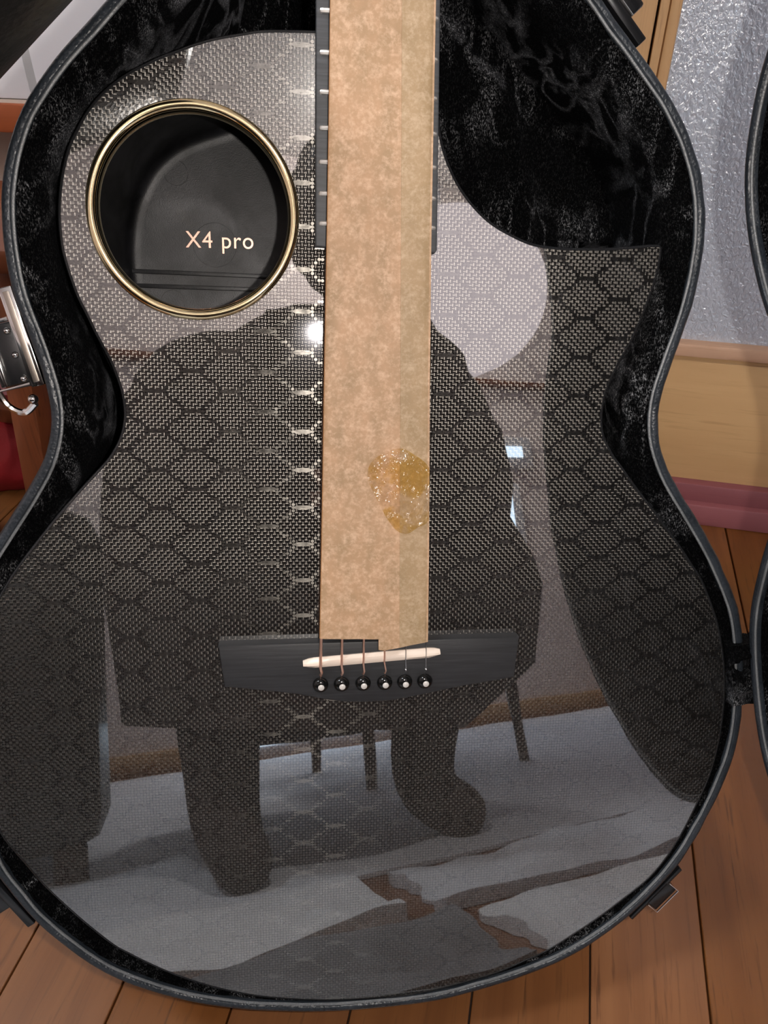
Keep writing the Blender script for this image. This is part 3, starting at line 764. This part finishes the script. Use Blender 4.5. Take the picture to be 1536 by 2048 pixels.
# padded black armchair arm
ya = .30
p1, p2 = atY(230, -90, ya), atY(-60, 225, ya)
dirv = (p2-p1).normalized(); perp = dirv.cross((p1-C).normalized()).normalized()
if perp.z < 0: perp = -perp
if perp.x > 0: perp = -perp
ra = .062
cA = [p1+perp*ra-dirv*.05, p2+perp*ra+dirv*.15]
base_chair = Vector((cA[1].x-.12, ya+.05, 0))
ch = empty('black_armchair', base_chair, 'black padded leather armchair arm slanting across the upper left corner', 'armchair')
n_ = 14; ptsA = [cA[0].lerp(cA[1], i/n_)-base_chair for i in range(n_+1)]
arm = tube('padded_arm', ptsA, ra, M['blackleather'], ch, 28, radii=[ra*(.2 if i in (0, n_) else (.75 if i in (1, n_-1) else 1)) for i in range(n_+1)])
tube('arm_post', [ptsA[-2], Vector((0, 0, .12)), Vector((0, 0, .0))], .018, M['darkwood'], ch, 12)
box('seat', (-.42, -.2, .0), (-.02, .2, .12), M['blackleather'], ch, .03)
# red-brown stool
ys = .52
def W(x, y, Y=ys): return atY(x, y, Y)
tl, bl_ = W(2, 520), W(78, 985)
tl2, bl2 = W(-60, 545), W(22, 985)
st_base = Vector((bl_.x-.1, ys, 0))
stl = empty('wooden_stool', st_base, 'red brown wooden stool with splayed square legs behind the chrome latch', 'stool')
def beam(name, a, b, wx, wy, mat, parent, base):
    a, b = Vector(a)-base, Vector(b)-base; d = (b-a); L = d.length; z = d.normalized(); y = Vector((0, 1, 0)); x = y.cross(z).normalized(); y = z.cross(x)
    m = Matrix((x, y, z)).transposed().to_4x4(); m.translation = a
    return box(name, (-wx/2, -wy/2, 0), (wx/2, wy/2, L), mat, parent, .002, m)
def ext(a, b, Z): t = (Z-a.z)/(b.z-a.z); return a+(b-a)*t
lg_a, lg_b = W(20, 560), W(74, 880)
A0 = ext(lg_a, lg_b, .0); A1 = ext(lg_a, lg_b, .33)
beam('leg', A0, A1, .026, .026, M['mahogany'], stl, st_base)
wdt = .27; depth = .14
# mirrored legs to the left and the back
B0 = Vector((2*A1.x-A0.x-wdt-.0, A0.y, 0)); B1 = Vector((A1.x-wdt, A1.y, A1.z))
beam('leg', B0, B1, .026, .026, M['mahogany'], stl, st_base)
for a, b in ((A0, A1), (B0, B1)): beam('leg', a+Vector((0, depth, 0)), b+Vector((0, depth, 0)), .026, .026, M['mahogany'], stl, st_base)
box('seat', tuple(B1-st_base+Vector((-.02, -.02, 0))), tuple(A1-st_base+Vector((.02, depth+.02, .02))), M['mahogany'], stl, .004)
s1_ = A0.lerp(A1, .3); s2_ = B0.lerp(B1, .3)
beam('stretcher', s1_+Vector((0, depth, 0)), s2_+Vector((0, depth, 0)), .018, .018, M['mahogany'], stl, st_base)
# bags on the floor
def blob(name, c, r, mat, label, cat, seed, flatz=.6):
    bm = bmesh.new(); bmesh.ops.create_icosphere(bm, subdivisions=4, radius=1.)
    for v in bm.verts:
        p = v.co.copy(); d = 1+.22*noise.noise(p*1.6+Vector((seed, 0, 0)))+.07*noise.noise(p*5+Vector((seed, 3, 0)))
        q = Vector((p.x*r[0], p.y*r[1], p.z*r[2]))*d
        q.z = max(q.z, -r[2]*flatz); v.co = q+Vector((0, 0, r[2]*flatz+.001))
    o = frombm(name, bm, mat); o.location = c; return tag(o, label, cat)
rc = W(10, 905, .62)
blob('cloth_bag', (rc.x-.03, .675, 0), (.062, .05, .06), M['red'], 'red cloth bag slumped on the floor beneath the stool', 'bag', 1)
blob('folded_jacket', (rc.x-.0, .42, 0), (.10, .06, .036), M['charcoal'], 'charcoal jacket heaped on the floor in front of the red bag', 'jacket', 5)

# ================================================================ THE ROOM BEHIND THE CAMERA (seen mirrored in the guitar)
# rug
def sheet(name, x0_, x1_, y0_, y1_, h, mat, label, cat, amp=.006, seed=0, nn=48):
    vs = []; fs = []
    for j in range(nn+1):
        for i in range(nn+1):
            s, t = i/nn, j/nn; x = x0_+(x1_-x0_)*s; y = y0_+(y1_-y0_)*t
            jx = noise.noise(Vector((t*5, seed, 0)))*.03*(x1_-x0_); 
            z = h+amp*(noise.noise(Vector((x*7+seed, y*14, 0)))+.5*noise.noise(Vector((x*20, y*30, seed)))+.6)
            vs.append(Vector((x+jx, y+.02*noise.noise(Vector((x*6, seed, 2))), max(z, .002))))
    W_ = nn+1
    for j in range(nn):
        for i in range(nn): a = j*W_+i; fs.append((a, a+1, a+W_+1, a+W_))
    n_ = len(vs); vs += [Vector((v.x, v.y, .0008)) for v in vs]; fs += [tuple(q+n_ for q in f[::-1]) for f in fs]
    rim = [i for i in range(W_)]+[j*W_+nn for j in range(1, nn+1)]+[nn*W_+i for i in range(nn-1, -1, -1)]+[j*W_ for j in range(nn-1, 0, -1)]
    for a, b in zip(rim, rim[1:]+rim[:1]): fs.append((a, b, b+n_, a+n_))
    return tag(mesh(name, vs, fs, mat), label, cat)
sheet('floor_rug', -.5, 1.75, -1.62, -.235, .004, M['rug'], 'pale grey rug on the floor, mirrored in the lower guitar body', 'rug', .003, 2)
sheet('packing_sheet', .15, .55, -.03, .10, .004, M['foam'], 'white packing sheet on the floor, mirrored at the lower right of the body', 'sheet', .010, 6)
sheet('grey_blanket', .14, .74, -.195, -.065, .006, M['rug'], 'folded pale blanket on the floor, mirrored between sheet and rug', 'blanket', .012, 9)
sheet('foam_wrap', -.3, .10, -.22, -.07, .005, M['foam'], 'crumpled foam wrap mirrored near the lower left edge', 'wrap', .012, 12)
sheet('cleaning_cloth', -.30, .13, -.055, .085, .004, M['greycloth'], 'dark grey cloth spread on the floor, mirrored at the bottom of the body', 'cloth', .010, 15)
# ceiling lamp
lc = mir(905, 590, -1.15)
lp = empty('pendant_lantern', Vector((lc.x, lc.y, ZC)), 'large round paper lantern hanging from the ceiling, mirrored right of the fretboard', 'lamp')
dz = lc.z-ZC; R0 = (mir(1056, 600, -1.15)-lc).length
lathe('lantern_shade', [(.05, dz-R0*.86)]+[(R0*math.cos(a)*(1+.006*math.cos(a*60)), dz+R0*.88*math.sin(a)) for a in [(-78+156*i/60)*math.pi/180 for i in range(61)]]+[(.05, dz+R0*.86)], M['lantern'], lp, (0, 0, 0), 48)
lathe('lamp_cord', [(.001, dz+R0*.7), (.004, dz+R0*.7), (.004, -.02), (.05, -.018), (.05, -.001), (.001, -.001)], M['white'], lp, (0, 0, 0), 16)
l2c = mir(765, 180, -1.0); kx = (ZC-H)/(l2c.z-H)
rr_ = mir(765, 180, -2.0)-l2c; tt = (ZC-l2c.z)/rr_.z; l2c = l2c+rr_*tt
cl3 = empty('ceiling_light', Vector((-.95, -.15, ZC)), 'flat round ceiling light above the white cabinet, outside the reflection', 'lamp')
lathe('light_diffuser', [(.001, -.055), (.13, -.05), (.16, -.03), (.16, -.012), (.001, -.012)], M['lamp2'], cl3, (0, 0, 0), 40)
lathe('light_base', [(.001, -.0125), (.175, -.0125), (.18, -.001), (.001, -.001)], M['white'], cl3, (0, 0, 0), 40)
cl2 = empty('ceiling_light', Vector((l2c.x, l2c.y, ZC)), 'added flat round ceiling light brightening the room, mirrored behind the paper strip', 'lamp')  # added to brighten the room, its reflection covered by the paper
lathe('light_diffuser', [(.001, -.055), (.13, -.05), (.16, -.03), (.16, -.012), (.001, -.012)], M['lamp'], cl2, (0, 0, 0), 40)
lathe('light_base', [(.001, -.0125), (.175, -.0125), (.18, -.001), (.001, -.001)], M['white'], cl2, (0, 0, 0), 40)
# windows in the far wall
def wpane(x0_, x1_, z0_, z1_, nm):
    o = box(nm, (x0_-.04, YB-.005, z0_-.04), (x1_+.04, YB+.03, z1_+.04), M['white'], None, .004); tag(o, {'window_1': 'upper narrow bright window in the far wall', 'window_2': 'wide bright window at waist height in the far wall', 'window_3': 'low bright window just above the baseboard of the far wall'}[nm], kind='structure')
    n_p = max(1, round((x1_-x0_)/.28))
    for q in range(n_p): box('window_pane', (x0_+(x1_-x0_)*q/n_p+.006, YB+.028, z0_), (x0_+(x1_-x0_)*(q+1)/n_p-.006, YB+.034, z1_), M['window'], o)
ym = YB+.03
a, b = mir(430, 872, ym), mir(1050, 915, ym); wpane(a.x, b.x, b.z, a.z, 'window_1')
a, b = mir(430, 985, ym), mir(1046, 1135, ym); wpane(a.x, b.x, b.z, a.z, 'window_2')
a, b = mir(474, 1440, ym), mir(800, 1500, ym); wpane(a.x, b.x, .035, .17, 'window_3')
# sofa
sx1 = mir(300, 1600, -.47).x-.045; sf = empty('black_sofa', Vector((sx1-.6, -.85, 0)), 'black sofa mirrored along the left of the guitar body', 'sofa')
box('seat', (-.6, -.35, .04), (.44, .36, .34), M['blackleather'], sf, .03)
box('armrest', (.445, -.36, .04), (.6, .38, .50), M['blackleather'], sf, .05)
box('backrest', (-.6, -.50, .04), (.6, -.37, .86), M['blackleather'], sf, .05)
for x in (-.55, .55):
    for y in (-.45, .33): box('foot', (x-.02, y-.02, 0), (x+.02, y+.02, .05), M['darkwood'], sf, .003)
# chair
cY = -.80
cl = [mir(745, 1590, cY), mir(1030, 1540, cY-.05)]
cbase = Vector((cl[0].x+.15, cY-.2, 0))
chr_ = empty('dining_chair', cbase, 'dark wooden dining chair standing on the rug behind the photographer', 'chair')
for x, y in ((cl[0].x, cY), (cl[0].x+.36, cY), (cl[0].x+.02, cY-.36), (cl[0].x+.34, cY-.36)):
    tube('leg', [Vector((x, y, .005))-cbase, Vector((x+(.02 if x < cbase.x else -.02), y-.01, .42))-cbase], .014, M['darkwood'], chr_, 10, radii=[.011, .019])
box('seat', (cl[0].x-.02-cbase.x, -.20, .42), (cl[0].x+.38-cbase.x, .22, .45), M['darkwood'], chr_, .008)
box('backrest', (cl[0].x+.0-cbase.x, -.20, .62), (cl[0].x+.36-cbase.x, -.175, .82), M['darkwood'], chr_, .008)
for dx in (.01, .33): box('back_post', (cl[0].x+dx-cbase.x, -.20, .44), (cl[0].x+dx+.025-cbase.x, -.175, .84), M['darkwood'], chr_, .004)
# phone
bm = bmesh.new()
phM = Matrix.Translation(C-fw*.0) @ RC.to_4x4()
ph = box('phone', (-.018, -.135, .006), (.060, .025, .014), M['blackplastic'], None, .003, phM); tag(ph, 'black phone held up by the photographer', 'phone')

# ---- photographer: one continuous skinned body, clothing and hair as parts
def skin(name, verts, edges, radii, mat, parent, sub=2):
    me = bpy.data.meshes.new(name); me.from_pydata([tuple(v) for v in verts], edges, []); me.update()
    o = bpy.data.objects.new(name, me); COL.objects.link(o)
    sm = o.modifiers.new('skin', 'SKIN')
    if not me.skin_vertices: me.skin_vertices.new()
    for i, r in enumerate(radii):
        me.skin_vertices[0].data[i].radius = r if isinstance(r, tuple) else (r, r)
        me.skin_vertices[0].data[i].use_root = (i == 0)
    ss = o.modifiers.new('sub', 'SUBSURF'); ss.levels = sub; ss.render_levels = sub
    bpy.context.view_layer.update()
    m2 = bpy.data.meshes.new_from_object(o.evaluated_get(bpy.context.evaluated_depsgraph_get())); bpy.data.objects.remove(o)
    m2.name = name; m2.materials.clear()
    return link(name, m2, mat, parent)
yp = -.42
hd = mir(725, 430, -.22)           # head centre
sh_l = mir(330, 790, yp+.02); sh_r = mir(900, 830, yp+.02)
hip = Vector(((sh_l.x+sh_r.x)/2+.0, yp-.22, .22))
pb = Vector((hip.x, yp, 0))
per = empty('person', pb, 'squatting photographer in dark brown clothes holding up a phone, mirrored in the guitar', 'person')
neck = Vector((hd.x, hd.y-.045, hd.z-.14)); chest = Vector(((sh_l.x+sh_r.x)/2, yp-.03, (sh_l.z+sh_r.z)/2-.06)); upch = Vector((neck.x, neck.y-.07, neck.z-.05))
fA = mir(455, 1740, yp+.06); fB = mir(850, 1710, yp+.03)
kA = Vector((fA.x-.0, fA.y+.0, .30)); kB = Vector((fB.x+.06, fB.y+.0, .28))
elL = Vector((sh_l.x-.02, sh_l.y+.16, sh_l.z-.2)); elR = Vector((sh_r.x-.07, sh_r.y+.16, sh_r.z-.2))
haL = C+rt*.055-fw*.045+up*(-.17); haR = C+rt*.095-fw*.03+up*(-.055)
# coat: lofted from the shoulders to the hem over the bent knees
sil = [(640, 850, 625), (560, 860, 650), (430, 880, 690), (300, 925, 735), (232, 930, 800), (212, 985, 890), (205, 1008, 990), (205, 1002, 1055), (207, 1045, 1125), (210, 1062, 1180), (238, 1045, 1330), (250, 960, 1405), (255, 905, 1452)]
vs = []; fs = []; ns_ = 40
for k_, (xa_, xb_, yy_) in enumerate(sil):
    a_ = mir(xa_, yy_, yp); b_ = mir(xb_, yy_, yp); hw_ = (b_.x-a_.x)/2; cx_ = (a_.x+b_.x)/2; dp = min(hw_, .07+.03*min(k_, 5))
    for q in range(ns_):
        an = 2*math.pi*q/ns_; wob = 1+.02*math.sin(an*9+k_)
        vs.append(Vector((cx_+hw_*math.cos(an), yp-.02+dp*math.sin(an)*wob*(1 if math.sin(an) > 0 else 1.6), (a_.z+b_.z)/2+(b_.z-a_.z)/2*math.cos(an)))-pb)
for k_ in range(len(sil)-1):
    for q in range(ns_): a_ = k_*ns_+q; b_ = k_*ns_+(q+1) % ns_; fs.append((a_, b_, b_+ns_, a_+ns_))
fs.append(tuple(range(ns_))[::-1]); fs.append(tuple(range((len(sil)-1)*ns_, len(sil)*ns_)))
mesh('coat', vs, fs, M['coat'], per)
bv = [hip, hip.lerp(chest, .5), chest, upch, neck,                      # 0-4
      sh_l, elL, haL.lerp(elL, .15), sh_r, elR, haR.lerp(elR, .15),     # 5-10
      hip+Vector((-.09, .03, 0)), kA, Vector((fA.x, fA.y, .06)), Vector((fA.x, fA.y+.11, .025)),   # 11-14
      hip+Vector((.09, .03, 0)), kB, Vector((fB.x, fB.y, .06)), Vector((fB.x+.03, fB.y+.11, .025))]  # 15-18
be = [(0, 1), (1, 2), (2, 3), (3, 4), (3, 5), (5, 6), (6, 7), (3, 8), (8, 9), (9, 10), (0, 11), (11, 12), (12, 13), (13, 14), (0, 15), (15, 16), (16, 17), (17, 18)]
br = [.15, .15, .165, .11, .055, .085, .052, .034, .085, .052, .034, .10, .066, .046, .034, .10, .066, .05, .034]
body = skin('body', [Vector(v)-pb for v in bv], be, br, M['coat'], per)
# head with face
bm = bmesh.new(); bmesh.ops.create_uvsphere(bm, u_segments=32, v_segments=24, radius=1.)
for v in bm.verts:
    p = v.co.copy(); x, y, z = p
    wx, wy, wz = .075, .092, .112
    if z < 0: wx *= 1+.28*z; 
    q = Vector((x*wx, y*wy, z*wz))
    if y > 0:
        q.y += .022*math.exp(-((x/.16)**2+((z+.12)/.16)**2))           # nose
        q.y += .007*math.exp(-((x/.3)**2+((z+.48)/.09)**2))            # lips
        for sx in (-1, 1): q.y -= .010*math.exp(-(((x-sx*.38)/.16)**2+((z-.08)/.12)**2))
    v.co = q
head = frombm('head', bm, M['skin'], body); head.location = hd-pb
head.rotation_euler = (math.radians(-28), 0, math.radians(-8))
for sx in (-1, 1):
    bm = bmesh.new(); bmesh.ops.create_uvsphere(bm, u_segments=12, v_segments=8, radius=.011, matrix=Matrix.Translation((sx*.029, .076, .010)))
    e = frombm('eye', bm, M['pin'], body); e.location = head.location; e.rotation_euler = head.rotation_euler
    bm = bmesh.new(); bmesh.ops.create_uvsphere(bm, u_segments=12, v_segments=8, radius=.02, matrix=Matrix.Translation((sx*.074, 0, .0)) @ Matrix.Diagonal((.4, .7, 1.4, 1)))
    e = frombm('ear', bm, M['skin'], body); e.location = head.location; e.rotation_euler = head.rotation_euler
bm = bmesh.new(); bmesh.ops.create_uvsphere(bm, u_segments=40, v_segments=28, radius=1.)
for v in bm.verts:
    x, y, z = v.co; d = 1+.06*noise.noise(v.co*5)
    front = y > .35 and z < .45
    s = .90 if front else 1.
    v.co = Vector((x*.100*d*s, (y*.104-.012)*d*s, (z*.128+.004)*d if z > 0 else z*.12*d))
hr_ = frombm('hair', bm, M['hair'], body); hr_.location = head.location; hr_.rotation_euler = head.rotation_euler
# hands: palm + five fingers as one skinned mesh each
def hand(wr, side):
    px_ = rt*side
    palm = wr+up*.05-fw*-.01
    vsH = [wr, palm]; ed_ = [(0, 1)]; rr = [.02, (.034, .014)]
    for k in range(4):
        b0 = palm+up*(.028-.018*k)+px_*.0-px_*0
        a1 = b0-px_*-.018; a1 = b0+fw*.0-px_*.022; a2 = a1+fw*.010-px_*.016*(1-.1*k); a3 = a2+fw*.002-px_*.014*(1-.1*k)
        i0 = len(vsH); vsH += [b0, a1, a2, a3]; ed_ += [(1, i0), (i0, i0+1), (i0+1, i0+2), (i0+2, i0+3)]; rr += [.010, .009, .0085, .007]
    i0 = len(vsH); t0 = palm-fw*.022-up*.01; t1 = t0-px_*.025+up*.012; t2 = t1-px_*.02+up*.01
    vsH += [t0, t1, t2]; ed_ += [(1, i0), (i0, i0+1), (i0+1, i0+2)]; rr += [.012, .010, .008]
    return skin('hand', [v-pb for v in vsH], ed_, rr, M['skin'], body, 1)
hand(haL-fw*.0-up*.02, -1); hand(haR-up*.02, 1)
